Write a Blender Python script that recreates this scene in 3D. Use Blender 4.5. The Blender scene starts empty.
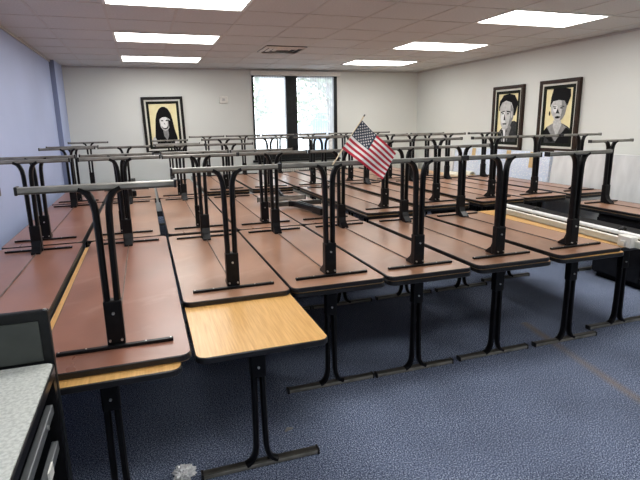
import bpy, bmesh, math, random
from mathutils import Vector, Matrix, noise
random.seed(4)
S = bpy.context.scene
COL = S.collection
PI = math.pi

# ------------------------------------------------------------------ materials
def new_mat(name):
    m = bpy.data.materials.new(name); m.use_nodes = True
    nt = m.node_tree; nt.nodes.clear()
    out = nt.nodes.new('ShaderNodeOutputMaterial')
    b = nt.nodes.new('ShaderNodeBsdfPrincipled')
    nt.links.new(b.outputs[0], out.inputs[0])
    return m, nt, b, out

def noise_mat(name, c1, c2, scale=8, rough=.5, metal=0., stretch=(1, 1, 1), bump=0., detail=4, lo=.3, hi=.7,
              rvar=0., extra=None, spec=.5, coat=0.):
    m, nt, b, out = new_mat(name)
    N = nt.nodes; L = nt.links
    tc = N.new('ShaderNodeTexCoord'); mp = N.new('ShaderNodeMapping')
    mp.inputs['Scale'].default_value = stretch
    L.new(tc.outputs['Object'], mp.inputs[0])
    nz = N.new('ShaderNodeTexNoise'); nz.inputs['Scale'].default_value = scale; nz.inputs['Detail'].default_value = detail
    L.new(mp.outputs[0], nz.inputs['Vector'])
    cr = N.new('ShaderNodeValToRGB')
    cr.color_ramp.elements[0].position = lo; cr.color_ramp.elements[0].color = (*c1, 1)
    cr.color_ramp.elements[1].position = hi; cr.color_ramp.elements[1].color = (*c2, 1)
    L.new(nz.outputs[0], cr.inputs[0])
    L.new(cr.outputs[0], b.inputs['Base Color'])
    b.inputs['Roughness'].default_value = rough; b.inputs['Metallic'].default_value = metal
    b.inputs['Specular IOR Level'].default_value = spec
    b.inputs['Coat Weight'].default_value = coat
    if rvar:
        mr = N.new('ShaderNodeMapRange'); mr.inputs['To Min'].default_value = max(0, rough - rvar); mr.inputs['To Max'].default_value = rough + rvar
        L.new(nz.outputs[0], mr.inputs[0]); L.new(mr.outputs[0], b.inputs['Roughness'])
    if bump:
        bp = N.new('ShaderNodeBump'); bp.inputs['Strength'].default_value = bump; bp.inputs['Distance'].default_value = .002
        L.new(nz.outputs[0], bp.inputs['Height']); L.new(bp.outputs[0], b.inputs['Normal'])
    if extra: extra(nt, b, cr, tc)
    return m

def flat(name, c, rough=.5, metal=0., spec=.5):
    return noise_mat(name, tuple(x * .93 for x in c), tuple(min(1, x * 1.05) for x in c), 30, rough, metal, spec=spec)

def emis(name, c, s):
    m = bpy.data.materials.new(name); m.use_nodes = True; nt = m.node_tree; nt.nodes.clear()
    o = nt.nodes.new('ShaderNodeOutputMaterial'); e = nt.nodes.new('ShaderNodeEmission')
    e.inputs[0].default_value = (*c, 1); e.inputs[1].default_value = s
    nt.links.new(e.outputs[0], o.inputs[0]); return m

def scratches(nt, b, cr, tc):
    # pale scuffs and dust specks that belong to the worn backing sheet
    N = nt.nodes; L = nt.links
    n2 = N.new('ShaderNodeTexNoise'); n2.inputs['Scale'].default_value = 2.2; n2.inputs['Detail'].default_value = 8; n2.inputs['Distortion'].default_value = 1.5
    L.new(tc.outputs['Object'], n2.inputs['Vector'])
    r2 = N.new('ShaderNodeValToRGB'); r2.color_ramp.elements[0].position = .56; r2.color_ramp.elements[1].position = .72
    r2.color_ramp.elements[0].color = (0, 0, 0, 1); r2.color_ramp.elements[1].color = (.35, .35, .35, 1)
    L.new(n2.outputs[0], r2.inputs[0])
    mx = N.new('ShaderNodeMixRGB'); mx.inputs[2].default_value = (.52, .34, .26, 1)
    L.new(r2.outputs[0], mx.inputs[0]); L.new(cr.outputs[0], mx.inputs[1]); L.new(mx.outputs[0], b.inputs['Base Color'])

M = {}
M['under'] = noise_mat('brown_backing_sheet', (.27, .140, .085), (.375, .205, .132), 3.5, .30, rvar=.07, extra=scratches, stretch=(1, .5, 1), lo=.35, hi=.65)
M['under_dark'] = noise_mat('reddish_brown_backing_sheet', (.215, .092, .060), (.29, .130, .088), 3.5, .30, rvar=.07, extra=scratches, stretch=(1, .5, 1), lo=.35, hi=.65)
M['blond'] = noise_mat('blond_woodgrain_laminate', (.52, .275, .080), (.70, .42, .155), 9, .33, stretch=(14, .6, 1), detail=6, lo=.28, hi=.72)
M['edge'] = noise_mat('black_vinyl_edge', (.006, .006, .007), (.014, .014, .016), 18, .3, spec=.4)
M['steel'] = noise_mat('black_painted_steel', (.003, .003, .004), (.007, .007, .008), 25, .36, spec=.18)
M['foot'] = noise_mat('worn_grey_black_steel', (.13, .126, .112), (.33, .32, .29), 9, .3, metal=.3, stretch=(1, 4, 4))
M['foottop'] = noise_mat('dark_scuffed_steel', (.03, .029, .026), (.10, .095, .085), 7, .3, metal=.3, stretch=(1, 5, 5))
M['bolt'] = flat('zinc_bolt', (.6, .6, .58), .3, .9)
M['rod'] = noise_mat('dull_brace_rod', (.06, .045, .04), (.22, .17, .14), 10, .5)
M['backwall'] = noise_mat('warm_white_wall_paint', (.675, .69, .655), (.70, .715, .68), 1.2, .7, bump=.02)
M['bluewall'] = noise_mat('periwinkle_wall_paint', (.40, .47, .70), (.43, .50, .74), 1.4, .6, bump=.02)
M['column'] = noise_mat('darker_blue_column', (.19, .23, .36), (.22, .26, .39), 1.4, .6)
M['grid'] = flat('ceiling_grid_metal', (.56, .545, .53), .5)
M['base'] = flat('black_rubber_baseboard', (.03, .03, .035), .6)
M['black'] = noise_mat('black_plastic', (.008, .009, .010), (.016, .018, .019), 20, .4, spec=.2)
M['charcoal'] = noise_mat('green_grey_panel', (.035, .042, .038), (.05, .058, .052), 12, .45)
M['white'] = flat('white_plastic', (.78, .77, .72), .4)
M['cream'] = flat('cream_enamel', (.66, .64, .57), .4)
M['screencase'] = flat('pale_grey_metal_case', (.60, .60, .52), .35)
M['tube'] = flat('white_enamel_tube', (.88, .88, .87), .25)
M['greymetal'] = flat('grey_slide_metal', (.16, .17, .18), .4, .4)
M['lam'] = noise_mat('speckled_grey_laminate', (.40, .42, .39), (.58, .60, .56), 90, .4, detail=3, lo=.35, hi=.6)
M['red'] = flat('flag_red_cloth', (.50, .02, .045), .8)
M['fwhite'] = flat('flag_white_cloth', (.86, .82, .80), .8)
M['navy'] = flat('flag_navy_cloth', (.035, .05, .075), .8)
M['stick'] = flat('pale_wood_stick', (.62, .50, .34), .5)
M['gold'] = flat('dark_finial', (.05, .05, .05), .4)
M['frameblack'] = flat('black_picture_frame', (.010, .009, .008), .4, spec=.2)
M['framebrown'] = noise_mat('dark_walnut_picture_frame', (.018, .010, .007), (.04, .021, .014), 12, .4, spec=.2)
M['mat'] = flat('off_white_mat_board', (.66, .65, .58), .8)
M['innermat'] = flat('black_green_mat_board', (.012, .015, .011), .7, spec=.1)
M['p_yellow'] = noise_mat('pale_yellow_paint', (.80, .71, .38), (.86, .78, .48), 10, .6)
M['p_black'] = flat('black_paint', (.006, .006, .007), .6, spec=.1)
M['p_dark'] = noise_mat('charcoal_paint', (.012, .013, .014), (.05, .052, .055), 25, .5, spec=.15)
M['p_mid'] = noise_mat('mid_grey_paint', (.16, .16, .16), (.30, .30, .30), 30, .5)
M['p_light'] = noise_mat('light_grey_paint', (.42, .42, .41), (.62, .62, .61), 30, .5)
M['p_white'] = flat('white_paint', (.78, .78, .77), .5)
M['tan'] = flat('tan_packing_tape', (.62, .45, .22), .4)
M['carpet'] = None
M['lamp'] = emis('lit_diffuser', (1, .985, .95), 11.0)
M['plastic'] = noise_mat('clear_crumpled_plastic', (.55, .57, .60), (.9, .9, .92), 40, .12)
M['sheetplain'] = noise_mat('cloudy_plastic_sheeting', (.60, .61, .61), (.76, .77, .77), 3.5, .3, bump=.6, stretch=(1, 2, .7))
M['foam'] = noise_mat('cream_foam', (.74, .70, .56), (.84, .80, .68), 20, .8)
M['bark'] = noise_mat('tree_bark', (.16, .13, .11), (.30, .25, .22), 12, .9)
M['leaf'] = noise_mat('pale_green_leaves', (.22, .32, .16), (.38, .46, .24), 8, .8)
M['snow'] = noise_mat('snowy_ground', (.8, .82, .85), (.9, .92, .95), 2, .8)
M['siding'] = noise_mat('pale_blue_grey_siding', (.42, .48, .60), (.52, .58, .68), 3, .7, stretch=(.3, 1, 12))
M['teal'] = flat('pale_teal_roofing', (.18, .52, .62), .6)
M['glassdark'] = flat('dark_window_glass', (.06, .08, .1), .1)

# carpet: blue-grey speckled loop pile with a faint worn tan strip
m, nt, b, out = new_mat('speckled_blue_carpet')
N = nt.nodes; L = nt.links
tc = N.new('ShaderNodeTexCoord')
n1 = N.new('ShaderNodeTexNoise'); n1.inputs['Scale'].default_value = 140; n1.inputs['Detail'].default_value = 3; n1.inputs['Roughness'].default_value = .75
n2 = N.new('ShaderNodeTexNoise'); n2.inputs['Scale'].default_value = 2.0; n2.inputs['Detail'].default_value = 3
for n in (n1, n2): L.new(tc.outputs['Object'], n.inputs['Vector'])
r1 = N.new('ShaderNodeValToRGB'); e = r1.color_ramp.elements
e[0].position = .36; e[0].color = (.012, .017, .038, 1)
e[1].position = .66; e[1].color = (.60, .68, .82, 1)
k = e.new(.48); k.color = (.076, .098, .165, 1)
k = e.new(.55); k.color = (.215, .26, .38, 1)
L.new(n1.outputs[0], r1.inputs[0])
r2 = N.new('ShaderNodeMapRange'); r2.inputs['From Min'].default_value = .3; r2.inputs['From Max'].default_value = .7
r2.inputs['To Min'].default_value = .85; r2.inputs['To Max'].default_value = 1.15
L.new(n2.outputs[0], r2.inputs[0])
mx = N.new('ShaderNodeVectorMath'); mx.operation = 'SCALE'
L.new(r1.outputs[0], mx.inputs[0]); L.new(r2.outputs[0], mx.inputs['Scale'])
sx = N.new('ShaderNodeSeparateXYZ'); L.new(tc.outputs['Object'], sx.inputs[0])
def math_(op, a, b_=None, c=None):
    n = N.new('ShaderNodeMath'); n.operation = op
    for i, v in enumerate((a, b_, c)):
        if v is None: continue
        if isinstance(v, (int, float)): n.inputs[i].default_value = v
        else: L.new(v, n.inputs[i])
    return n.outputs[0]
xs = math_('SUBTRACT', sx.outputs[0], math_('ADD', 3.33, math_('MULTIPLY', sx.outputs[1], .16)))
d = math_('SUBTRACT', 1.0, math_('DIVIDE', math_('ABSOLUTE', xs), .06)); d.node.use_clamp = True
yl = math_('LESS_THAN', sx.outputs[1], 1.45)
f_ = math_('MULTIPLY', math_('MULTIPLY', d, yl), math_('MULTIPLY', n2.outputs[0], .95))
mx2 = N.new('ShaderNodeMixRGB'); mx2.inputs[2].default_value = (.27, .20, .13, 1)
L.new(f_, mx2.inputs[0]); L.new(mx.outputs[0], mx2.inputs[1]); L.new(mx2.outputs[0], b.inputs['Base Color'])
b.inputs['Roughness'].default_value = .95; b.inputs['Specular IOR Level'].default_value = .15
bp = N.new('ShaderNodeBump'); bp.inputs['Strength'].default_value = .5; bp.inputs['Distance'].default_value = .004
L.new(n1.outputs[0], bp.inputs['Height']); L.new(bp.outputs[0], b.inputs['Normal'])
M['carpet'] = m
M['ceil'] = noise_mat('grey_acoustic_tile', (.57, .58, .58), (.67, .68, .68), 60, .9, bump=.5, detail=6)

# bubble sheet: bluish white with a grid of small bubbles
def bubbles(nt, b, cr, tc):
    N = nt.nodes; L = nt.links
    v = N.new('ShaderNodeTexVoronoi'); v.inputs['Scale'].default_value = 38
    L.new(tc.outputs['Object'], v.inputs['Vector'])
    r = N.new('ShaderNodeValToRGB'); r.color_ramp.elements[0].position = .2; r.color_ramp.elements[1].position = .45
    r.color_ramp.elements[0].color = (.90, .92, .96, 1); r.color_ramp.elements[1].color = (.66, .74, .88, 1)
    L.new(v.outputs['Distance'], r.inputs[0]); L.new(r.outputs[0], b.inputs['Base Color'])
M['bubble'] = noise_mat('bubble_wrap', (.8, .8, .8), (.9, .9, .9), 10, .3, extra=bubbles, bump=.3)

# glass and sheer shade
def thin_glass():
    m = bpy.data.materials.new('window_glass'); m.use_nodes = True; nt = m.node_tree; nt.nodes.clear()
    o = nt.nodes.new('ShaderNodeOutputMaterial'); t = nt.nodes.new('ShaderNodeBsdfTransparent'); g = nt.nodes.new('ShaderNodeBsdfGlossy')
    t.inputs[0].default_value = (.95, .97, .97, 1); g.inputs['Roughness'].default_value = .02
    f = nt.nodes.new('ShaderNodeFresnel'); f.inputs[0].default_value = 1.45
    mx = nt.nodes.new('ShaderNodeMixShader')
    nt.links.new(f.outputs[0], mx.inputs[0]); nt.links.new(t.outputs[0], mx.inputs[1]); nt.links.new(g.outputs[0], mx.inputs[2]); nt.links.new(mx.outputs[0], o.inputs[0])
    return m
M['glass'] = thin_glass()
def sheer():
    m = bpy.data.materials.new('sheer_shade_fabric'); m.use_nodes = True; nt = m.node_tree; nt.nodes.clear(); N = nt.nodes; L = nt.links
    o = N.new('ShaderNodeOutputMaterial'); t = N.new('ShaderNodeBsdfTransparent'); tl = N.new('ShaderNodeBsdfTranslucent'); df = N.new('ShaderNodeBsdfDiffuse')
    tl.inputs[0].default_value = (.85, .86, .9, 1); df.inputs[0].default_value = (.8, .8, .82, 1)
    a = N.new('ShaderNodeMixShader'); a.inputs[0].default_value = .35
    L.new(tl.outputs[0], a.inputs[1]); L.new(df.outputs[0], a.inputs[2])
    tc = N.new('ShaderNodeTexCoord'); w = N.new('ShaderNodeTexWave'); w.inputs['Scale'].default_value = 6; w.inputs['Distortion'].default_value = 1
    L.new(tc.outputs['Object'], w.inputs['Vector'])
    mr = N.new('ShaderNodeMapRange'); mr.inputs['To Min'].default_value = .42; mr.inputs['To Max'].default_value = .58
    L.new(w.outputs[0], mr.inputs[0])
    b_ = N.new('ShaderNodeMixShader'); L.new(mr.outputs[0], b_.inputs[0]); L.new(t.outputs[0], b_.inputs[1]); L.new(a.outputs[0], b_.inputs[2]); L.new(b_.outputs[0], o.inputs[0])
    return m
M['sheer'] = sheer()

# ------------------------------------------------------------------ mesh helpers
class MB:
    def __init__(s): s.v = []; s.f = []; s.mi = []
    def add(s, verts, faces, mi=0):
        o = len(s.v); s.v += [tuple(v) for v in verts]; s.f += [tuple(i + o for i in f) for f in faces]; s.mi += [mi] * len(faces); return s
    def box(s, x0, x1, y0, y1, z0, z1, mi=0, bev=0.):
        if bev:
            bm = bmesh.new(); bmesh.ops.create_cube(bm, size=1)
            for v in bm.verts:
                v.co = Vector(((x0 + x1) / 2 + v.co.x * (x1 - x0), (y0 + y1) / 2 + v.co.y * (y1 - y0), (z0 + z1) / 2 + v.co.z * (z1 - z0)))
            bmesh.ops.bevel(bm, geom=list(bm.edges), offset=bev, segments=2, affect='EDGES', profile=.5)
            bm.verts.index_update()
            s.add([v.co[:] for v in bm.verts], [[v.index for v in f.verts] for f in bm.faces], mi); bm.free(); return s
        V = [(x, y, z) for z in (z0, z1) for y in (y0, y1) for x in (x0, x1)]
        return s.add(V, [(0, 2, 3, 1), (4, 5, 7, 6), (0, 1, 5, 4), (2, 6, 7, 3), (0, 4, 6, 2), (1, 3, 7, 5)], mi)
    def sweep(s, path, prof, up=(0, 1, 0), mi=0):
        # sweep a closed 2-D profile (a along side, b along up) along path, capped
        P = [Vector(p) for p in path]; up = Vector(up); n = len(prof); V = []
        for i, p in enumerate(P):
            t = (P[min(i + 1, len(P) - 1)] - P[max(i - 1, 0)]).normalized()
            side = t.cross(up).normalized(); u2 = side.cross(t).normalized()
            for a, b in prof: V.append(p + side * a + u2 * b)
        F = []
        for i in range(len(P) - 1):
            for j in range(n):
                k = (j + 1) % n; F.append((i * n + j, i * n + k, (i + 1) * n + k, (i + 1) * n + j))
        F.append(tuple(range(n - 1, -1, -1))); F.append(tuple((len(P) - 1) * n + j for j in range(n)))
        return s.add(V, F, mi)
    def tube(s, path, r, n=10, up=(0, 1, 0), mi=0):
        return s.sweep(path, [(r * math.cos(2 * PI * k / n), r * math.sin(2 * PI * k / n)) for k in range(n)], up, mi)
    def cyl(s, a, b, r, n=12, mi=0):
        a = Vector(a); b = Vector(b); d = (b - a).normalized()
        up = (0, 1, 0) if abs(d.y) < .9 else (1, 0, 0)
        return s.tube([a, b], r, n, up, mi)
    def prism(s, outline, z0, z1, mi=0, mi_top=None, mi_bot=None, skip_side=False, skip_caps=False):
        n = len(outline); V = [(x, y, z0) for x, y in outline] + [(x, y, z1) for x, y in outline]; o = len(s.v)
        s.v += V
        if not skip_caps:
            s.f += [tuple(o + i for i in range(n - 1, -1, -1)), tuple(o + n + i for i in range(n))]
            s.mi += [mi if mi_bot is None else mi_bot, mi if mi_top is None else mi_top]
        if not skip_side:
            for i in range(n):
                k = (i + 1) % n; s.f.append((o + i, o + k, o + n + k, o + n + i)); s.mi.append(mi)
        return s
    def xform(s, fn): s.v = [tuple(fn(Vector(v))) for v in s.v]; return s
    def build(s, name, mats, parent=None, smooth=False, loc=None):
        me = bpy.data.meshes.new(name); me.from_pydata([v[:] if not isinstance(v, tuple) else v for v in s.v], [], s.f)
        bm = bmesh.new(); bm.from_mesh(me); bmesh.ops.recalc_face_normals(bm, faces=bm.faces); bm.to_mesh(me); bm.free()
        if not isinstance(mats, (list, tuple)): mats = [mats]
        for m in mats: me.materials.append(m)
        for p, i in zip(me.polygons, s.mi): p.material_index = i
        if smooth:
            for p in me.polygons: p.use_smooth = True
            try: me.set_sharp_from_angle(angle=math.radians(40))
            except Exception: pass
        o = bpy.data.objects.new(name, me); COL.objects.link(o)
        if parent is not None: o.parent = parent
        if loc: o.location = loc
        return o

def rrect(w, h, r, n=5, cx=0, cy=0):
    P = []
    for sx, sy, a0 in ((1, -1, -90), (1, 1, 0), (-1, 1, 90), (-1, -1, 180)):
        for k in range(n + 1):
            a = math.radians(a0 + 90 * k / n)
            P.append((cx + sx * (w / 2 - r) + r * math.cos(a), cy + sy * (h / 2 - r) + r * math.sin(a)))
    return P
def tag(o, label=None, cat=None, group=None, kind=None):
    if label: o['label'] = label
    if cat: o['category'] = cat
    if group: o['group'] = group
    if kind: o['kind'] = kind
    return o
def empty(name, loc=(0, 0, 0), rz=0):
    o = bpy.data.objects.new(name, None); o.empty_display_size = .1; COL.objects.link(o); o.location = loc; o.rotation_euler = (0, 0, rz); return o
def copy_tree(o, parent=None):
    c = o.copy(); COL.objects.link(c)
    if parent is not None: c.parent = parent
    for ch in list(o.children): copy_tree(ch, c)
    return c

# ------------------------------------------------------------------ folding table
TH = .737; TT = .030; W = .60
FLAT = [(.0135 * sx, .023 * sy) for sx, sy in ((1, -.6), (1, .6), (.55, 1), (-.55, 1), (-1, .6), (-1, -.6), (-.55, -1), (.55, -1))]
def make_table(half, legoff, flip, und, folded=False):
    """origin at the centre of its footprint where it touches what carries it"""
    root = empty('folding_table')
    def F(v):
        return Vector((v.x, -v.y, TH - v.z)) if flip else v
    out = rrect(W, half * 2, .045)
    inn = rrect(W - .008, half * 2 - .008, .043)
    t = MB()
    t.prism(inn, TH - TT + .001, TH, 0, mi_top=0, mi_bot=1)
    t.xform(F).build('tabletop', [M['blond'], M[und]], root)
    # black vinyl edge band, a ring round the panel
    e = MB(); n = len(out)
    ring = []
    z0, z1 = TH - TT - .0005, TH - .0012
    for (ox, oy), (ix, iy) in zip(out, inn):
        ring.append([(ix, iy, z0), (ox, oy, z0 + .004), (ox, oy, z1 - .004), (ix, iy, z1)])
    V = [p for r_ in ring for p in r_]; FF = []
    for i in range(n):
        k = (i + 1) % n
        for j in range(4):
            FF.append((i * 4 + j, k * 4 + j, k * 4 + (j + 1) % 4, i * 4 + (j + 1) % 4))
    e.add(V, FF).xform(F).build('edge_band', M['edge'], root)
    zu = TH - TT
    # thin brace rod lengthways along the underside
    MB().box(-.003, .003, -legoff, legoff, zu - .008, zu - .001).xform(F).build('brace_rod', M['rod'], root)
    for sgn in (-1, 1):
        y0 = sgn * legoff
        def G(v, sgn=sgn, y0=y0):
            # local leg frame: +y towards the table centre
            if folded:
                h = zu - v.z               # distance from the hinge
                v = Vector((v.x + .02 * sgn - .16 * h, .05 + h * .995, zu - .05 - v.y * 1.3))
            return F(Vector((v.x, y0 - sgn * v.y, v.z)))
        def GG(v, sgn=sgn, y0=y0): return F(Vector((v.x, y0 - sgn * v.y, v.z)))
        lg = MB()
        for s in (-1, 1):
            lg.sweep([(s * .080, 0, .022), (s * .068, 0, .027), (s * .052, 0, .038), (s * .039, 0, .058), (s * .030, 0, .085), (s * .0255, 0, .12), (s * .0235, 0, .2), (s * .0205, 0, .56)], FLAT)
        leg = lg.xform(G).build('leg', M['steel'], root, smooth=True)
        ft = MB(); ft.box(-.296, .296, -.021, .021, 0.004, .026, bev=.004); ft.box(-.296, .296, -.0185, .0185, .02, .032, mi=2, bev=.004)
        for s in (-1, 1): ft.box(s * .298 - .006, s * .298 + .006, -.023, .023, 0, .034, mi=1, bev=.003)
        ft.xform(G).build('foot', [M['foot'], M['edge'], M['foottop']], leg)
        br = MB()
        br.box(-.037, .037, -.027, .027, .50, zu - .006, bev=.006)
        if not folded:
            br.add([(x, y, z) for x in (-.031, .031) for y, z in ((.02, .60), (.045, .655), (.10, zu - .014), (.10, zu - .002), (.02, zu - .002))],
                   [(0, 1, 2, 3, 4), (9, 8, 7, 6, 5)] + [(i, (i + 1) % 5, (i + 1) % 5 + 5, i + 5) for i in range(5)])
        br.cyl((-.024, -.036, zu - .03), (-.024, -.024, zu - .03), .005, 8, 1); br.cyl((.024, -.036, zu - .03), (.024, -.024, zu - .03), .005, 8, 1)
        br.xform(G).build('bracket', [M['steel'], M['bolt']], leg)
        bo = MB(); bo.cyl((0, -.035, .555), (0, -.026, .555), .006, 8)
        bo.xform(G).build('bolt', M['bolt'], leg)
        mc = MB(); mc.box(-.235, .235, -.055, -.032, zu - .014, zu - .0005, bev=.002)
        for x in (-.225, -.12, .12, .225): mc.cyl((x, -.0435, zu - .0165), (x, -.0435, zu - .0135), .004, 8, 1)
        mc.xform(GG).build('mounting_channel', [M['steel'], M['bolt']], leg)
    return root

protos = {}
def table(kind, x, yc, z=0., und='under', scale_z=1., rz=0.):
    """kind: (half, legoff, flip, folded)"""
    key = (kind, und)
    if key not in protos:
        o = make_table(kind[0], kind[1], kind[2], und, kind[3]); protos[key] = o
    else:
        o = copy_tree(protos[key])
    o.location = (x, yc, z); o.scale = (1, 1, scale_z); o.rotation_euler = (0, 0, math.radians(rz))
    return o
SIX = (.90, .70); EIGHT = (1.25, 1.03); MID = (1.20, .96); BACK = (1.20, 1.0)
def K(s, flip, folded=False): return (s[0], s[1], flip, folded)

ORD = ['leftmost', 'second', 'third', 'fourth', 'fifth', 'sixth', 'seventh', 'eighth', 'ninth', 'rightmost']
colx = [-.235, .40, 1.025, 1.645, 2.265, 2.93, 3.60, 4.42, 5.08, 5.78]
def colname(c): return ORD[c] + (' column' if c in (0, 9) else ' column from the blue wall')
R = .05
rows = []
# inverted: (col,row,x,yc,kind,raise,und)
inv = [
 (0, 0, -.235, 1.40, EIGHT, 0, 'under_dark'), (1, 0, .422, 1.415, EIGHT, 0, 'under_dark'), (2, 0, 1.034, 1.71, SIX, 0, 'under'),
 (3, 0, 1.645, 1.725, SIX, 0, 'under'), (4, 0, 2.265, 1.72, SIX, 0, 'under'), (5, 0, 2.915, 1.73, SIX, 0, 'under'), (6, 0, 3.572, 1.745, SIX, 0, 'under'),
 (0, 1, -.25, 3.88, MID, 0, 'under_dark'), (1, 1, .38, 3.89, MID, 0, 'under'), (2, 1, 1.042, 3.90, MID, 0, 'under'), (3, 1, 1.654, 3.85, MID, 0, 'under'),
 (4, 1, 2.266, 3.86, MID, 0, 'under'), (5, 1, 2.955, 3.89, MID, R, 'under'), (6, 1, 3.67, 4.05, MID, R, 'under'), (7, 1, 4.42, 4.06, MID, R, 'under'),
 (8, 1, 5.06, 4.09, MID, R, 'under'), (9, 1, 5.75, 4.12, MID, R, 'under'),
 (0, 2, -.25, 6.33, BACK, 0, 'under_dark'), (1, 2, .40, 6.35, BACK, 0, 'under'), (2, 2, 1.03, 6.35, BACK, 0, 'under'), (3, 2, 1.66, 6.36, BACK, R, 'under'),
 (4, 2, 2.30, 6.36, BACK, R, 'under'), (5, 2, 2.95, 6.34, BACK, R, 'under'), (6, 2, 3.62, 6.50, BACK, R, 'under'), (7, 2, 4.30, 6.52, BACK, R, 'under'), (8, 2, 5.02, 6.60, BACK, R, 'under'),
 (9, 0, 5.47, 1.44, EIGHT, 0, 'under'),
]
ROWN = ['front row', 'middle row', 'back row']
special_inv = {
 (1, 0): 'upturned reddish-brown table, both legs up, nearest the camera and behind the grey-topped stand',
 (0, 0): 'upturned reddish-brown table against the blue wall, front row, cut by the left edge',
 (2, 0): 'upturned brown table resting on the one whose blond end sticks out in front',
 (6, 0): 'upturned brown table, legs up, front row, just left of the long white screen',
 (9, 0): 'upturned brown table at the right edge, alone beyond the dark gap by the wrapped panels',
 (4, 1): 'upturned brown table with its black legs folded flat, middle row, fifth column',
 (1, 2): 'upturned brown table with its legs folded flat, back row, second column from blue wall',
}
for c, r, x, yc, s, up, und in inv:
    folded = (c, r) in ((4, 1), (1, 2))
    zt = TH * (1 + up / TH) + .001
    o = table(K(s, True, folded), x, yc, zt, und, rz=1.2 if (c, r) == (6, 0) else 0)
    cn = colname(c)
    tag(o, special_inv.get((c, r), 'upturned brown folding table, legs pointing up, %s, %s' % (ROWN[r], cn)), 'table', 'upturned folding tables')
# upright tables beneath
for c, r, x, yc, s, up, und in inv:
    dx, dy, ss = 0, 0, s
    if (c, r) == (1, 0): dx, dy = -.045, -.06
    elif (c, r) == (2, 0): ss = EIGHT; yc = 1.42; dx = .003
    elif (c, r) == (6, 0): dx, dy = .030, -.012
    elif (c, r) == (5, 0): dx, dy = .018, .004
    elif r == 0 and c in (3, 4): dx, dy = (.004, .004)
    elif r == 0 and c == 9: dy = .0
    o = table(K(ss, False), x + dx, yc + dy, 0, und, scale_z=1 + up / TH, rz=0)
    lab = 'upright folding table carrying the upturned one, %s, %s' % (ROWN[r], colname(c))
    if (c, r) == (2, 0): lab = 'upright folding table whose bare blond woodgrain end sticks out in front'
    if (c, r) == (1, 0): lab = 'upright table with a blond sliver, under the reddish-brown table nearest the camera'
    if (c, r) == (6, 0): lab = 'upright table with a blond edge strip showing beside the long white screen'
    if (c, r) == (9, 0): lab = 'upright table at the right edge beneath the lone upturned one beyond the gap'
    tag(o, lab, 'table', 'upright folding tables')
o = table(K(SIX, False), 4.245, 1.84, 0, 'under'); tag(o, 'upright blond-topped folding table with the long white projection screen lying on it', 'table', 'upright folding tables')
o = table(K(MID, False), 5.74, 6.62, 0, 'under'); tag(o, 'upright folding table in the far right corner with foam rolls on it', 'table', 'upright folding tables')

# ------------------------------------------------------------------ room shell
XL, XR, YB, YF, H = -.70, 6.34, 8.30, -3.2, 2.75
def st(mb, name, mat, parent=None, **k):
    o = mb.build(name, mat, parent, **k)
    if parent is None: o['kind'] = 'structure'
    return o
st(MB().box(XL - .2, XR + .2, YF - .2, YB + .2, -.12, 0), 'floor', M['carpet'])
st(MB().box(XL - .2, XR + .2, YF - .2, YB + .2, H, H + .12), 'ceiling', M['ceil'])
st(MB().box(XL - .15, XL, YF, YB, 0, H), 'wall_left', M['bluewall'])
st(MB().box(XR, XR + .15, YF, YB, 0, H), 'wall_right', M['backwall'])
st(MB().box(XL - .15, XR + .15, YF - .15, YF, 0, H), 'wall_front', M['backwall'])
wx0, wx1, wz0, wz1 = 2.69, 4.46, 1.00, 2.63
wb = MB()
wb.box(XL - .15, wx0, YB, YB + .15, 0, H).box(wx1, XR + .15, YB, YB + .15, 0, H).box(wx0, wx1, YB, YB + .15, 0, wz0).box(wx0, wx1, YB, YB + .15, wz1, H)
st(wb, 'wall_back', M['backwall'])
st(MB().box(XL, XL + .07, 7.48, YB, 0, H, mi=0), 'trim_1', M['column'])  # column front in a darker blue than the wall
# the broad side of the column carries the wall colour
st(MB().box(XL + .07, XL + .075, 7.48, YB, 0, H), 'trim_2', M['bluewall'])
# ceiling grid
g = MB(); xs = []; x = .375
xx = [.375 + .63 * i for i in range(-1, 10)]; yy = [4.62 + .685 * i for i in range(-11, 6)]
for x in xx:
    if XL < x < XR: g.box(x - .012, x + .012, YF, YB, H - .004, H + .001)
for y in yy:
    if YF < y < YB: g.box(XL, XR, y - .012, y + .012, H - .0045, H + .001)
st(g, 'trim_3', M['grid'])
st(MB().box(XL, XR, YB - .02, YB, H - .03, H - .005), 'trim_4', M['grid'])
st(MB().box(XR - .02, XR, YF, YB - .02, H - .03, H - .005), 'trim_5', M['grid'])
st(MB().box(XL, XL + .02, YF, 7.48, H - .03, H - .005), 'trim_6', M['grid'])
st(MB().box(XL + .075, XR - .012, YB - .012, YB, 0, .1), 'baseboard_back', M['base'])
st(MB().box(XR - .012, XR, YF, YB, 0, .1), 'baseboard_right', M['base'])
st(MB().box(XL, XL + .012, YF, 7.48, 0, .1), 'baseboard_left', M['base'])

# window
w = empty('window_1', (0, 0, 0)); w['kind'] = 'structure'
fr = MB(); a, b_ = YB - .02, YB + .08
fr.box(wx0, wx0 + .035, a, b_, wz0, wz1).box(wx1 - .075, wx1, a, b_, wz0, wz1).box(wx0, wx1, a, b_, wz1 - .03, wz1).box(wx0, wx1, a, b_, wz0, wz0 + .1)
fr.build('window_frame', M['black'], w)
MB().box(3.37, 3.60, YB - .03, YB + .08, wz0, wz1, bev=.005).build('mullion', M['black'], w)
MB().box(wx0 - .04, wx1 + .04, YB - .1, YB + .02, wz0 - .04, wz0).build('window_sill', M['black'], w)
MB().box(wx0, 3.37, YB + .05, YB + .056, wz0, wz1).build('glass_pane', M['glass'], w)
MB().box(3.60, wx1, YB + .05, YB + .056, wz0, wz1).build('glass_pane', M['glass'], w)
sw = empty('roller_shade', ((wx0 + wx1) / 2, YB - .05, 1.47))
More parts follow.
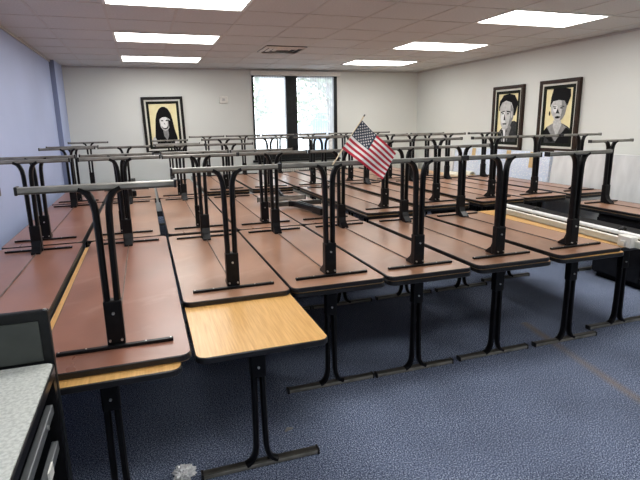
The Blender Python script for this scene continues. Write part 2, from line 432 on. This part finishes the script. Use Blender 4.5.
tag(sw, 'sheer white roller shade drawn most of the way down the window', 'window shade')
def rel(mb, o):
    l = o.location.copy(); return mb.xform(lambda v: v - l)
rel(MB().box(wx0 - .03, wx1 + .06, YB - .08, YB - .001, wz1, wz1 + .085, bev=.008), sw).build('shade_cassette', M['white'], sw)
for x0, x1 in ((wx0 + .045, 3.36), (3.61, wx1 - .085)):
    pn = rel(MB().box(x0, x1, YB - .046, YB - .045, 1.475, wz1 + .01), sw).build('shade_fabric', M['sheer'], sw)
    rel(MB().box(x0, x1, YB - .05, YB - .041, 1.455, 1.477), sw).build('hem_bar', M['white'], pn)

# convector along the back wall
cv = empty('convector_heater', (4.6, 8.17, 0)); tag(cv, 'long cream convector heater under the window along the back wall', 'heater')
rel(MB().box(2.95, 6.26, 8.04, YB - .013, .02, .90, bev=.01), cv).build('heater_cover', M['cream'], cv)
gr = MB()
for i in range(72): x = 2.99 + i * .0455; gr.box(x, x + .02, 8.022, 8.04, .60, .86)
gl = rel(gr, cv).build('front_grille', M['white'], cv)

# wall thermostat
th = MB().box(2.05, 2.21, YB - .03, YB, 2.11, 2.24, bev=.008); o = th.build('thermostat', M['white']);
o2 = MB().box(2.10, 2.16, YB - .034, YB - .029, 2.15, 2.20).build('display', M['p_light'], o)
tag(o, 'small white thermostat box on the back wall left of the window', 'thermostat')

# ------------------------------------------------------------------ ceiling lights and vent
LW, LD = 1.235, .68
def light_at(x0, y0, label):
    r = empty('ceiling_light', (x0 + LW / 2, y0 + LD / 2, H - .012))
    tag(r, label, 'ceiling light', 'recessed ceiling lights')
    f = MB()
    for (a, b_, c, d_) in ((-LW / 2, LW / 2, -LD / 2, -LD / 2 + .03), (-LW / 2, LW / 2, LD / 2 - .03, LD / 2), (-LW / 2, -LW / 2 + .03, -LD / 2 + .03, LD / 2 - .03), (LW / 2 - .03, LW / 2, -LD / 2 + .03, LD / 2 - .03)):
        f.box(a, b_, c, d_, 0, .012)
    f.build('light_frame', M['white'], r)
    MB().box(-LW / 2 + .03, LW / 2 - .03, -LD / 2 + .03, LD / 2 - .03, .003, .011).build('diffuser', M['lamp'], r)
lab = {(0, 0): 'lit ceiling panel cut by the top edge, left row, nearest', (0, 1): 'lit ceiling panel, middle one of the left row', (0, 2): 'lit ceiling panel farthest back in the left row, near the back wall',
       (1, 0): 'lit ceiling panel at upper right, largest of the right row', (1, 1): 'lit ceiling panel, middle one of the right row', (1, 2): 'lit ceiling panel farthest back in the right row, right of the window'}
for i, (x0, y0s) in enumerate(((.375, (2.56, 4.63, 6.70)), (4.13, (2.52, 4.52, 6.52)))):
    for j, y0 in enumerate(y0s): light_at(x0, y0, lab[(i, j)])
light_at(.375, .50, 'lit ceiling panel out of view ahead of the camera on the left')
light_at(4.13, .50, 'lit ceiling panel out of view above the right front tables')
light_at(.375, -1.56, 'lit ceiling panel out of view behind the camera on the left')
light_at(4.13, -1.56, 'lit ceiling panel out of view behind the camera on the right')
v = empty('ceiling_vent', (2.6, 5.6, H - .03)); tag(v, 'square four-way ceiling air vent with dark slots before the window', 'air vent')
vb = MB().box(-.29, .29, -.31, .31, .02, .029).build('vent_plate', M['p_dark'], v)
for q, s_ in enumerate((.29, .21, .13)):
    lv = MB(); t_ = .034
    for sy in (-1, 1):
        lv.add([(-s_, sy * s_, .022), (s_, sy * s_, .022), (s_ - t_, sy * (s_ - t_), 0), (-s_ + t_, sy * (s_ - t_), 0),
                (-s_, sy * s_, .026), (s_, sy * s_, .026), (s_ - t_, sy * (s_ - t_), .004), (-s_ + t_, sy * (s_ - t_), .004)],
               [(0, 1, 2, 3), (4, 5, 6, 7), (0, 1, 5, 4), (1, 2, 6, 5), (2, 3, 7, 6), (3, 0, 4, 7)])
        lv.add([(sy * s_, -s_, .022), (sy * s_, s_, .022), (sy * (s_ - t_), s_ - t_, 0), (sy * (s_ - t_), -s_ + t_, 0),
                (sy * s_, -s_, .026), (sy * s_, s_, .026), (sy * (s_ - t_), s_ - t_, .004), (sy * (s_ - t_), -s_ + t_, .004)],
               [(0, 1, 2, 3), (4, 5, 6, 7), (0, 1, 5, 4), (1, 2, 6, 5), (2, 3, 7, 6), (3, 0, 4, 7)])
    lv.build('louvre', M['white'], v)

# ------------------------------------------------------------------ portraits
def ell(cx, cy, rx, ry, n=20, a0=0): return [(cx + rx * math.cos(2 * PI * k / n + a0), cy + ry * math.sin(2 * PI * k / n + a0)) for k in range(n)]
PICM = ['p_yellow', 'p_black', 'p_dark', 'p_mid', 'p_light', 'p_white']
def portrait(name_label, w_, h_, frame, shapes):
    """local frame: x right, z up, facing -y; origin at the centre of the bottom edge"""
    r = empty('framed_portrait'); tag(r, name_label, 'picture', 'framed portraits')
    def ringbox(mb, w0, h0, t, y0, y1, mi=0, bev=0):
        zc = h_ / 2
        mb.box(-w0 / 2, w0 / 2, y0, y1, zc - h0 / 2, zc - h0 / 2 + t, mi, bev).box(-w0 / 2, w0 / 2, y0, y1, zc + h0 / 2 - t, zc + h0 / 2, mi, bev)
        mb.box(-w0 / 2, -w0 / 2 + t, y0, y1, zc - h0 / 2 + t, zc + h0 / 2 - t, mi, bev).box(w0 / 2 - t, w0 / 2, y0, y1, zc - h0 / 2 + t, zc + h0 / 2 - t, mi, bev)
        return mb
    ringbox(MB(), w_, h_, .050, -.05, 0, bev=.004).build('picture_frame', M[frame], r)
    ringbox(MB(), w_ - .10, h_ - .10, .030, -.030, 0).build('outer_mat', M['mat'], r)
    ringbox(MB(), w_ - .160, h_ - .160, .045, -.034, 0).build('inner_mat', M['innermat'], r)
    W_, H_ = w_ - .25, h_ - .25; z0 = (h_ - H_) / 2
    pb = MB().box(-W_ / 2, W_ / 2, -.018, 0, z0, z0 + H_, 0)
    for k, (mi, pts) in enumerate(shapes):
        y1 = -.018 - .0006 * k; y0 = y1 - .0008
        P = [(max(-.5, min(.5, x - .5)) * W_, z0 + max(0, min(1, y)) * H_) for x, y in pts]
        n = len(P)
        pb.add([(x, y0, z) for x, z in P] + [(x, y1 + .0006, z) for x, z in P], [tuple(range(n)), tuple(range(2 * n - 1, n - 1, -1))] + [(i, (i + 1) % n, (i + 1) % n + n, i + n) for i in range(n)], mi)
    pb.build('painting', [M[q] for q in PICM], r)
    return r
# woman with long dark hair and fringe
woman = [(1, [(.08, 0), (.13, .2), (.17, .45), (.20, .64), (.26, .78), (.35, .88), (.46, .93), (.57, .93), (.68, .88), (.77, .77), (.82, .62), (.86, .42), (.94, .2), (.98, 0)]),
         (4, [(.0, 0), (.02, .16), (.10, .24), (.17, .17), (.20, 0)]), (4, [(.80, 0), (.84, .10), (.93, .14), (1, .08), (1, 0)]),
         (3, [(.43, .42), (.62, .42), (.64, .24), (.56, .14), (.46, .24)]),
         (4, ell(.53, .58, .195, .215)), (5, ell(.50, .56, .14, .155)), (3, [(.64, .70), (.70, .60), (.68, .48), (.60, .38), (.63, .52)]),
         (1, [(.32, .62), (.33, .74), (.42, .82), (.56, .83), (.70, .77), (.73, .62), (.66, .665), (.56, .69), (.46, .685), (.38, .66)]),
         (1, [(.38, .60), (.44, .625), (.49, .60), (.44, .59)]), (1, [(.55, .60), (.60, .63), (.66, .60), (.60, .59)]),
         (1, [(.39, .485), (.45, .445), (.53, .43), (.60, .455), (.655, .50), (.60, .415), (.52, .395), (.44, .42)]), (5, [(.42, .475), (.48, .455), (.56, .452), (.63, .485), (.57, .43), (.47, .43)]),
         (3, [(.50, .56), (.485, .52), (.55, .515)]), (1, [(.66, .62), (.75, .60), (.74, .40), (.82, .20), (.84, 0), (.66, 0), (.62, .22), (.68, .40)]),
         (1, [(.34, .56), (.37, .44), (.44, .30), (.46, .12), (.47, 0), (.24, 0), (.26, .40)])]
p1 = portrait('framed portrait of a smiling woman with long dark hair, on the back wall', .74, 1.02, 'frameblack', woman)
p1.location = (1.01, YB - .005, 1.21); p1.rotation_euler = (math.radians(-0.0), math.radians(-1.2), 0)
man = [(2, [(.0, 0), (.04, .18), (.20, .27), (.34, .34), (.60, .42), (.86, .44), (1, .40), (1, 0)]),
       (5, [(.26, 0), (.24, .26), (.34, .34), (.44, .22), (.42, 0)]), (3, [(.40, .45), (.62, .48), (.58, .28), (.44, .22), (.34, .34)]),
       (1, [(.10, .66), (.12, .82), (.26, .94), (.50, .98), (.72, .93), (.86, .80), (.82, .66), (.76, .56), (.66, .56)]),
       (4, [(.14, .72), (.20, .80), (.38, .84), (.60, .80), (.70, .68), (.71, .52), (.60, .38), (.42, .30), (.28, .31), (.20, .40), (.16, .56)]),
       (5, ell(.30, .52, .10, .12)), (3, [(.58, .78), (.70, .68), (.71, .52), (.60, .38), (.50, .34), (.58, .52)]),
       (1, [(.18, .63), (.34, .655), (.34, .635), (.20, .61)]), (1, [(.42, .655), (.58, .64), (.58, .615), (.44, .63)]),
       (1, ell(.28, .60, .035, .014, 8)), (1, ell(.49, .595, .04, .014, 8)), (2, [(.36, .60), (.32, .48), (.40, .475), (.39, .52)]),
       (2, [(.28, .42), (.46, .42), (.44, .395), (.30, .395)]), (4, ell(.72, .57, .04, .07, 10)),
       (1, [(.26, .26), (.30, 0), (.36, 0), (.33, .24)]), (3, [(.44, .22), (.60, .40), (.66, .34), (.50, .05)]), (1, [(.10, .70), (.14, .84), (.34, .94), (.60, .90), (.44, .86), (.26, .83), (.17, .74)])]
man = man[:3] + [(mi, [(.42 + (x - .40) * 1.22, .66 + (y - .66) * 1.12) for x, y in pts]) for mi, pts in man[3:13]] + man[13:15] + [(mi, [(.42 + (x - .40) * 1.22, .66 + (y - .66) * 1.12) for x, y in pts]) for mi, pts in man[15:]]
p2 = portrait('framed portrait of a man in dark suit, nearer the corner on right wall', .74, 1.02, 'framebrown', man)
p2.rotation_euler = (0, 0, -PI / 2); p2.location = (XR - .005, 5.27, 1.225)
lady = [(2, [(.0, 0), (.03, .26), (.20, .32), (.32, .36), (.70, .36), (.88, .31), (1, .26), (1, 0)]),
        (3, [(.10, .30), (.34, .37), (.66, .37), (.86, .29), (.62, .16), (.46, .02)]), (4, [(.34, .42), (.62, .42), (.66, .34), (.50, .12), (.34, .30)]),
        (1, [(.24, .64), (.26, .82), (.32, .98), (.50, 1.0), (.72, 1.0), (.86, .95), (.88, .82), (.80, .66), (.70, .60)]),
        (4, [(.26, .66), (.34, .74), (.52, .76), (.70, .74), (.78, .64), (.74, .50), (.66, .42), (.54, .38), (.42, .41), (.30, .52)]),
        (5, ell(.42, .60, .07, .07, 12)), (3, [(.60, .75), (.70, .74), (.78, .64), (.74, .50), (.66, .42), (.60, .40), (.64, .58)]),
        (1, [(.34, .635), (.46, .65), (.46, .635), (.35, .62)]), (1, [(.56, .65), (.70, .64), (.70, .62), (.57, .635)]),
        (1, ell(.41, .605, .04, .012, 8)), (1, ell(.62, .605, .045, .012, 8)), (2, [(.50, .60), (.45, .52), (.58, .515), (.54, .55)]),
        (1, [(.42, .465), (.52, .475), (.62, .465), (.56, .435), (.47, .435)]), (1, ell(.25, .52, .025, .04, 8)),
        (1, [(.0, .22), (.12, .30), (.44, .0), (.30, 0), (.0, 0)]), (1, [(.46, .0), (.84, .29), (1, .24), (1, 0)]), (2, [(.05, .12), (.30, .02), (.5, .04), (.5, 0), (.05, 0)])]
lady = lady[:3] + [(mi, [(.50 + (x - .52) * 1.16, .64 + (y - .60) * (1.12 if y < .64 else .95)) for x, y in pts]) for mi, pts in lady[3:14]] + lady[14:]
p3 = portrait('framed portrait of a woman with tall dark hair, nearest on the right wall', .76, 1.02, 'framebrown', lady)
p3.rotation_euler = (0, 0, -PI / 2); p3.location = (XR - .005, 4.17, 1.235)

# ------------------------------------------------------------------ wrapped panels leaning on the right wall
def slab(name, y0, y1, z1, x_foot, x_top, th, mat, label, grp, seed):
    o = empty(name, ((x_foot + x_top) / 2, (y0 + y1) / 2, 0)); tag(o, label, 'wrapped panel', grp)
    NY, NZ = 26, 22; V = []; Fq = []
    for side in (0, 1):
        for i in range(NY + 1):
            for j in range(NZ + 1):
                y = y0 + (y1 - y0) * i / NY; t = j / NZ; z = z1 * t
                x = x_foot + (x_top - x_foot) * t + (th if side else 0)
                if not side: x += .012 * noise.noise(Vector((y * 2.2 + seed, z * 3, seed)))
                if not side and 0 < j < NZ: x -= .006 * abs(noise.noise(Vector((y * 7, z * 4 + seed, 3))))
                V.append((x, y, z + .001))
    q = (NY + 1) * (NZ + 1); idx = lambda s, i, j: s * q + i * (NZ + 1) + j
    for i in range(NY):
        for j in range(NZ):
            Fq.append((idx(0, i, j), idx(0, i + 1, j), idx(0, i + 1, j + 1), idx(0, i, j + 1))); Fq.append((idx(1, i, j), idx(1, i, j + 1), idx(1, i + 1, j + 1), idx(1, i + 1, j)))
    for i in range(NY):
        Fq.append((idx(0, i, 0), idx(1, i, 0), idx(1, i + 1, 0), idx(0, i + 1, 0))); Fq.append((idx(0, i, NZ), idx(0, i + 1, NZ), idx(1, i + 1, NZ), idx(1, i, NZ)))
    for j in range(NZ):
        Fq.append((idx(0, 0, j), idx(0, 0, j + 1), idx(1, 0, j + 1), idx(1, 0, j))); Fq.append((idx(0, NY, j), idx(1, NY, j), idx(1, NY, j + 1), idx(0, NY, j + 1)))
    rel(MB().add(V, Fq), o).build('wrapping', mat, o, smooth=True)
    return o
bw = slab('wrapped_panel', 4.12, 6.55, 1.225, 6.09, 6.205, .06, M['bubble'], 'panel in bubble wrap with tan tape strips, leaning below the two portraits', 'wrapped panels', 1.)
for y, zt, hh in ((5.02, 1.225, .17), (4.48, 1.225, .24), (5.95, 1.225, .16)):
    tp = MB(); NZ = 4
    def xat(z): return 6.09 + .115 * z / 1.225 - .016
    tp.add([(xat(z), yy_, z) for z in (zt - hh, zt) for yy_ in (y - .05, y + .05)] + [(xat(z) + .004, yy_, z) for z in (zt - hh, zt) for yy_ in (y - .05, y + .05)],
           [(0, 1, 3, 2), (4, 6, 7, 5), (0, 4, 5, 1), (2, 3, 7, 6), (0, 2, 6, 4), (1, 5, 7, 3)])
    rel(tp, bw).build('tape_strip', M['tan'], bw)
slab('wrapped_panel', 1.2, 4.08, 1.255, 6.10, 6.215, .05, M['sheetplain'], 'long panel in cloudy plastic sheeting leaning by the right edge', 'wrapped panels', 5.)
slab('wrapped_panel', 6.60, 7.60, 1.16, 6.12, 6.215, .05, M['sheetplain'], 'wrapped white panel leaning in the corner behind the foam rolls', 'wrapped panels', 9.)
# foam rolls
for (x, y, rr, ll, rz, lab_) in ((5.62, 5.72, .062, .34, 20, 'cream foam roll lying on the corner table, left one'), (5.86, 5.62, .066, .30, -8, 'cream foam roll lying on the corner table, right one by the wrapped panels')):
    o = empty('foam_roll', (x, y, TH + rr + .001), math.radians(rz)); tag(o, lab_, 'foam roll', 'foam rolls')
    o.rotation_euler = (0, 0, math.radians(rz))
    mb = MB(); P = []
    n = 60; pts = []
    for k in range(n + 1):
        a = k / n * 2 * PI * 3; q = rr * (.35 + .65 * k / n); pts.append((q * math.cos(a), q * math.sin(a)))
    o_in = [(p[0] * (1 - .10), p[1] * (1 - .10)) for p in pts]
    V = [(p[0], yv, p[1]) for yv in (-ll / 2, ll / 2) for p in pts] + [(p[0], yv, p[1]) for yv in (-ll / 2, ll / 2) for p in o_in]
    m_ = n + 1; F2 = []
    for k in range(n):
        F2 += [(k, k + 1, m_ + k + 1, m_ + k), (2 * m_ + k, 3 * m_ + k, 3 * m_ + k + 1, 2 * m_ + k + 1), (k, 2 * m_ + k, 2 * m_ + k + 1, k + 1), (m_ + k, m_ + k + 1, 3 * m_ + k + 1, 3 * m_ + k)]
    F2 += [(n, m_ + n, 3 * m_ + n, 2 * m_ + n), (0, 2 * m_, 3 * m_, m_)]
    mb.add(V, F2).build('rolled_sheet', M['foam'], o, smooth=True)
    MB().cyl((0, -ll / 2 + .004, 0), (0, ll / 2 - .004, 0), rr * .36, 14).build('core', M['tan'], o, smooth=True)

# ------------------------------------------------------------------ projection screen lying on the seventh upright table
ps = empty('projection_screen', (4.125, 1.75, TH)); tag(ps, 'long white portable projection screen lying folded on a table, right of the gap', 'projection screen')
ps['label'] = 'long white portable projection screen lying on the table right of the blond edge strip'
ang = .055
def lay(mb): return mb   # local: y along the screen
ps.rotation_euler = (0, 0, -ang)
L0, L1 = -1.55, .86
MB().box(-.032, .030, L0, L1, .002, .046, bev=.006).build('case', M['screencase'], ps)
MB().box(-.034, .010, L0, L1, .042, .054, bev=.003).build('case_lip', M['cream'], ps)
MB().cyl((.062, L0, .068), (.062, L1 + .03, .068), .019, 16).build('roller_tube', M['tube'], ps, smooth=True)
for y in (-.62, .42):
    MB().tube([(.064, y, .078), (.078, y, .094), (.098, y, .100), (.118, y, .092)], .016, 12).build('clamp_knob', M['black'], ps, smooth=True)
MB().box(.03, .055, L0, L1, .002, .03).build('leg_bar', M['black'], ps)
bk = MB().box(-.075, -.005, -.86, -.74, .0, .085, bev=.006)
bracket = bk.build('end_bracket', M['white'], ps)
MB().box(-.088, -.073, -.82, -.77, .02, .05, bev=.003).build('latch', M['white'], bracket)

# ------------------------------------------------------------------ black cabinets added to darken the gap below the right-hand tables
M['gloss'] = noise_mat('glossy_black_door', (.008, .008, .010), (.014, .014, .016), 12, .25, spec=.25)
def filler_cabinet(x0, x1, y0, y1, h, n, label):
    c = empty('filler_cabinet', (x0, (y0 + y1) / 2, 0)); tag(c, label, 'cabinet', 'added black cabinets')
    rel(MB().box(x0 + .02, x1, y0, y1, .05, h, bev=.006), c).build('carcass', M['p_black'], c)
    rel(MB().box(x0 + .05, x1 - .03, y0 + .03, y1 - .03, 0, .05), c).build('plinth', M['p_black'], c)
    w1 = (y1 - y0) / n
    for k in range(n):
        d = rel(MB().box(x0, x0 + .02, y0 + k * w1 + .006, y0 + (k + 1) * w1 - .006, .07, h - .02, bev=.003), c).build('door', M['gloss'], c)
        rel(MB().box(x0 - .012, x0, y0 + (k + (.85 if k % 2 == 0 else .12)) * w1, y0 + (k + (.88 if k % 2 == 0 else .15)) * w1, h - .22, h - .10), c).build('handle', M['black'], d)
filler_cabinet(5.19, 5.74, .56, 2.30, .68, 3, 'added black cabinet filling the dark beneath the right-edge table')
filler_cabinet(4.80, 5.36, 3.30, 4.85, .70, 3, 'added black cabinet filling the dark under the middle-row tables beyond the white screen')

cs = empty('filler_case', (4.37, 1.76, TH)); tag(cs, 'added low black case darkening the table beyond the white projection screen', 'case')  # added so the table beside the screen reads as black
rel(MB().box(4.262, 4.468, .97, 2.70, TH + .001, TH + .035, bev=.008), cs).build('case_body', M['p_black'], cs)
rel(MB().box(4.260, 4.470, .968, 2.702, TH + .037, TH + .060, bev=.008), cs).build('case_lid', M['p_black'], cs)
cs.rotation_euler = (0, 0, -ang)
for y in (1.4, 2.2): rel(MB().box(4.253, 4.260, y, y + .05, TH + .022, TH + .05, bev=.001), cs).build('latch', M['bolt'], cs)

# ------------------------------------------------------------------ flag on stick
fl = empty('hand_flag', (1.68, 1.015, 1.44)); tag(fl, 'small hand-held American flag on a pale stick standing between table feet', 'flag')
base = Vector((1.662, .998, 1.452)); tip = Vector((1.872, .998, 1.742))
rel(MB().cyl(base, base.lerp(tip, .97), .0042, 8), fl).build('flagstick', M['stick'], fl, smooth=True)
rel(MB().cyl(base.lerp(tip, .96), tip, .0045, 8), fl).build('finial', M['gold'], fl)
A = Vector((1.852, .994, 1.709)); Bp = Vector((1.724, .994, 1.549)); Cc = Vector((2.072, .97, 1.508)); D_ = Vector((1.975, .955, 1.355))
# A top hoist, Bp bottom hoist, Cc top fly, D_ bottom fly
def P_(u, v):   # u along fly, v from top to bottom of hoist
    p = A.lerp(Cc, u).lerp(Bp.lerp(D_, u), v)
    return p + Vector((0, .010 * math.sin(u * 7 + v * 2) * min(1, u * 3), 0)) + Vector((0, 0, -.004 * math.sin(u * PI)))
NU = 26; nv = 13; cl = MB(); V = []; Fq = []; MI = []
for i in range(NU + 1):
    for j in range(nv + 1): V.append(P_(i / NU, j / nv))
off = len(V); V += [p + Vector((0, .0012, 0)) for p in V]
for i in range(NU):
    for j in range(nv):
        a = i * (nv + 1) + j; mi = 2 if (i / NU < .40 and j < 7) else (0 if j % 2 == 0 else 1)
        cl.f.append((a, a + 1, a + nv + 2, a + nv + 1)); cl.mi.append(mi)
        cl.f.append((off + a, off + a + nv + 1, off + a + nv + 2, off + a + 1)); cl.mi.append(mi)
cl.v = V
clo = rel(cl, fl).build('flag_cloth', [M['red'], M['fwhite'], M['navy']], fl)
star = MB()
for rrow in range(9):
    cnt = 6 if rrow % 2 == 0 else 5
    for q in range(cnt):
        u = .41 * ((q + .5) / 6 if cnt == 6 else (q + 1) / 6); vv = (7 / 13) * (rrow + .8) / 9.6
        c = P_(u, vv) + Vector((0, -.0012, 0)); ux = (P_(u + .01, vv) - P_(u, vv)).normalized(); uz = (P_(u, vv - .01) - P_(u, vv)).normalized()
        pts = [c + (ux * math.cos(PI / 2 + k * PI / 5) + uz * math.sin(PI / 2 + k * PI / 5)) * (.0058 if k % 2 == 0 else .0026) for k in range(10)]
        star.add(pts + [p + Vector((0, .001, 0)) for p in pts], [tuple(range(10)), tuple(range(19, 9, -1))] + [(k, (k + 1) % 10, (k + 1) % 10 + 10, k + 10) for k in range(10)])
rel(star, fl).build('stars', M['fwhite'], clo)

# ------------------------------------------------------------------ stand with grey top, left foreground
ct = empty('equipment_stand', (-.15, -.45, 0)); tag(ct, 'black equipment stand with speckled grey top and upright back panel, left foreground', 'stand')
X1 = .245; X0 = -.58; Ya = -1.0
rel(MB().prism(rrect(X1 - X0, .98, .025, 4, (X0 + X1) / 2, -.51), .872, .90), ct).build('stand_top', M['lam'], ct)
eg = MB(); eg.prism(rrect(X1 - X0 + .012, .992, .03, 4, (X0 + X1) / 2, -.51), .868, .896); rel(eg, ct).build('top_edge', M['edge'], ct)
rel(MB().cyl((.02, -.42, .899), (.02, -.42, .903), .03, 20), ct).build('grommet', M['black'], ct, smooth=True)
bpn = MB(); bpn.box(X0, X1, .0, .03, .0, 1.085, bev=.006)
bp_ = rel(bpn, ct).build('back_panel', M['black'], ct)
rel(MB().box(X0 + .05, X1 - .032, -.006, .001, .905, 1.05), ct).build('panel_inset', M['charcoal'], bp_)
rel(MB().cyl((X1 - .01, .012, 1.083), (X1 - .01, .012, 1.089), .006, 8), ct).build('panel_screw', M['bolt'], bp_)
for y in (-.98, -.06):
    for x in (X0 + .02, X1 - .035):
        rel(MB().box(x, x + .035, y, y + .04, 0, .868), ct).build('post', M['steel'], ct)
rel(MB().box(X0 + .03, X1 - .03, -.96, -.04, .06, .09), ct).build('lower_shelf', M['black'], ct)
rel(MB().box(X0 + .03, X1 - .05, -.96, -.04, .42, .44), ct).build('shelf', M['black'], ct)
for z, mm in ((.74, 'greymetal'), (.60, 'greymetal')):
    rel(MB().box(X1 - .03, X1 - .008, -.94, -.08, z, z + .035, bev=.003), ct).build('side_rail', M[mm], ct)
rel(MB().box(X1 - .035, X1 - .02, -.94, -.08, .09, .42), ct).build('side_panel', M['charcoal'], ct)
rel(MB().box(X1 - .005, X1 + .001, -.30, -.24, .62, .66), ct).build('sticker', M['white'], ct)
for y in (-.5, -.2): rel(MB().cyl((X1 - .008, y, .757), (X1 - .003, y, .757), .008, 8), ct).build('rail_screw', M['bolt'], ct)

# ------------------------------------------------------------------ litter on the carpet
bm = bmesh.new(); bmesh.ops.create_icosphere(bm, subdivisions=4, radius=.058)
for v_ in bm.verts:
    n_ = noise.noise(v_.co * 40) * .7 + noise.noise(v_.co * 95) * .5 + abs(noise.noise(v_.co * 18)) * .5
    v_.co *= (.75 + .6 * n_); v_.co.z = max(v_.co.z * .55 + .03, .001)
pb = MB().add([v_.co[:] for v_ in bm.verts], [[q.index for q in f.verts] for f in bm.faces]); bm.free()
o = pb.build('plastic_bag', M['plastic'], loc=(.655, .425, 0)); tag(o, 'crumpled clear plastic bag on the carpet at the bottom edge', 'plastic bag')
o = MB().add([(0, 0, .001), (.05, .012, .004), (.055, .03, .001), (.02, .028, .012), (.0, .012, .003)] + [(0, 0, .0), (.05, .012, .003), (.055, .03, .0), (.02, .028, .011), (.0, .012, .002)],
             [(0, 1, 2, 3, 4), (9, 8, 7, 6, 5)] + [(i, (i + 1) % 5, (i + 1) % 5 + 5, i + 5) for i in range(5)]).build('paper_scrap', M['p_mid'], loc=(1.22, .62, 0))
tag(o, 'small pale scrap of paper on the carpet under the blond table end', 'paper scrap')

# ------------------------------------------------------------------ outside the window
o = MB().box(-12, 22, YB + .4, 40, -.3, -.02).build('snowy_lawn', M['snow']); o['kind'] = 'structure'; o.name = 'ground_outside'
bd = empty('neighbouring_building', (4, 24, -.02)); tag(bd, 'pale blue-grey building seen faintly through the left window pane', 'building')
def relb(mb): return rel(mb, bd)
relb(MB().box(0.5, 5.2, 22, 27, -.02, 3.6)).build('wall', M['siding'], bd)
relb(MB().add([(0.2, 21.7, 3.6), (5.5, 21.7, 3.6), (5.5, 27.3, 3.6), (.2, 27.3, 3.6), (.2, 24.5, 5.1), (5.5, 24.5, 5.1)], [(0, 1, 5, 4), (2, 3, 4, 5), (0, 4, 3), (1, 2, 5), (0, 3, 2, 1)])).build('roof', M['siding'], bd)
for x in (1.2, 2.9, 4.2): relb(MB().box(x, x + .7, 21.95, 22.0, 1.2, 2.3)).build('window', M['glassdark'], bd)
sh = MB().box(8.4, 12.2, 19, 22, -.02, 1.6); shd = sh.build('garden_shed', M['siding']); tag(shd, 'low pale shed with teal roof seen through the right window pane', 'shed')
MB().add([(8.2, 18.8, 1.6), (12.4, 18.8, 1.6), (12.4, 22.2, 1.6), (8.2, 22.2, 1.6), (8.2, 20.5, 2.2), (12.4, 20.5, 2.2)], [(0, 1, 5, 4), (2, 3, 4, 5), (0, 4, 3), (1, 2, 5), (0, 3, 2, 1)]).build('roof', M['teal'], shd)
def tree(x, y, h, seed, label):
    rnd = random.Random(seed); r = empty('tree', (x, y, -.02)); tag(r, label, 'tree', 'trees outside the window')
    t_ = MB(); t_.tube([(0, 0, 0), (.05, 0, h * .3), (-.03, .02, h * .6), (.02, 0, h)], .09, 8)
    for k in range(26):
        z = h * rnd.uniform(.28, .92); a = rnd.uniform(0, 2 * PI); l = (h - z) * .45 + .5
        p = Vector((0, 0, z)); d_ = Vector((math.cos(a), math.sin(a), .7)); t_.cyl(p, p + d_ * l * .7, .022, 5)
    t_.build('trunk', M['bark'], r)
    f = MB()
    for k in range(900):
        z = h * rnd.uniform(.35, 1.08); a = rnd.uniform(0, 2 * PI); q = rnd.uniform(0, 1) ** .5 * ((1.15 * h - z) * .42 + .2)
        c = Vector((math.cos(a) * q, math.sin(a) * q, z)); u_ = Vector((rnd.uniform(-1, 1), rnd.uniform(-1, 1), rnd.uniform(-1, 1))).normalized() * .11
        w_ = u_.orthogonal().normalized() * .06
        f.add([c - u_, c + w_, c + u_, c - w_], [(0, 1, 2, 3)])
    f.build('foliage', M['leaf'], r)
tree(6.9, 15.5, 4.8, 2, 'pale leafy tree seen through the right window pane')
tree(3.6, 17.5, 5.4, 7, 'thin leafy tree seen through the left window pane')

# ------------------------------------------------------------------ world, camera
wd = bpy.data.worlds.new('overcast_sky'); S.world = wd; wd.use_nodes = True; nt = wd.node_tree; nt.nodes.clear()
o_ = nt.nodes.new('ShaderNodeOutputWorld'); bg = nt.nodes.new('ShaderNodeBackground'); bg.inputs[0].default_value = (.88, .94, 1, 1); bg.inputs[1].default_value = 3.4
nt.links.new(bg.outputs[0], o_.inputs[0])

f = 506.452; yaw, pitch, roll = math.radians(18.6622), math.radians(12.91524), math.radians(-.99651)
fw = Vector((math.sin(yaw) * math.cos(pitch), math.cos(yaw) * math.cos(pitch), -math.sin(pitch)))
r0 = Vector((math.cos(yaw), -math.sin(yaw), 0)); u0 = r0.cross(fw)
r1_ = r0 * math.cos(roll) + u0 * math.sin(roll); u1_ = -r0 * math.sin(roll) + u0 * math.cos(roll)
cd = bpy.data.cameras.new('camera'); cam = bpy.data.objects.new('camera', cd); COL.objects.link(cam)
mt = Matrix((r1_, u1_, -fw)).transposed().to_4x4(); mt.translation = (.61008, -1.85947, 1.69327)
cam.matrix_world = mt
cd.sensor_width = 36; cd.sensor_fit = 'HORIZONTAL'; cd.lens = f / 640 * 36; cd.clip_start = .05; cd.clip_end = 200
S.camera = cam
vs = S.view_settings; vs.view_transform = 'Standard'; vs.look = 'None'; vs.exposure = 0.40; vs.gamma = 1; vs.use_curve_mapping = False
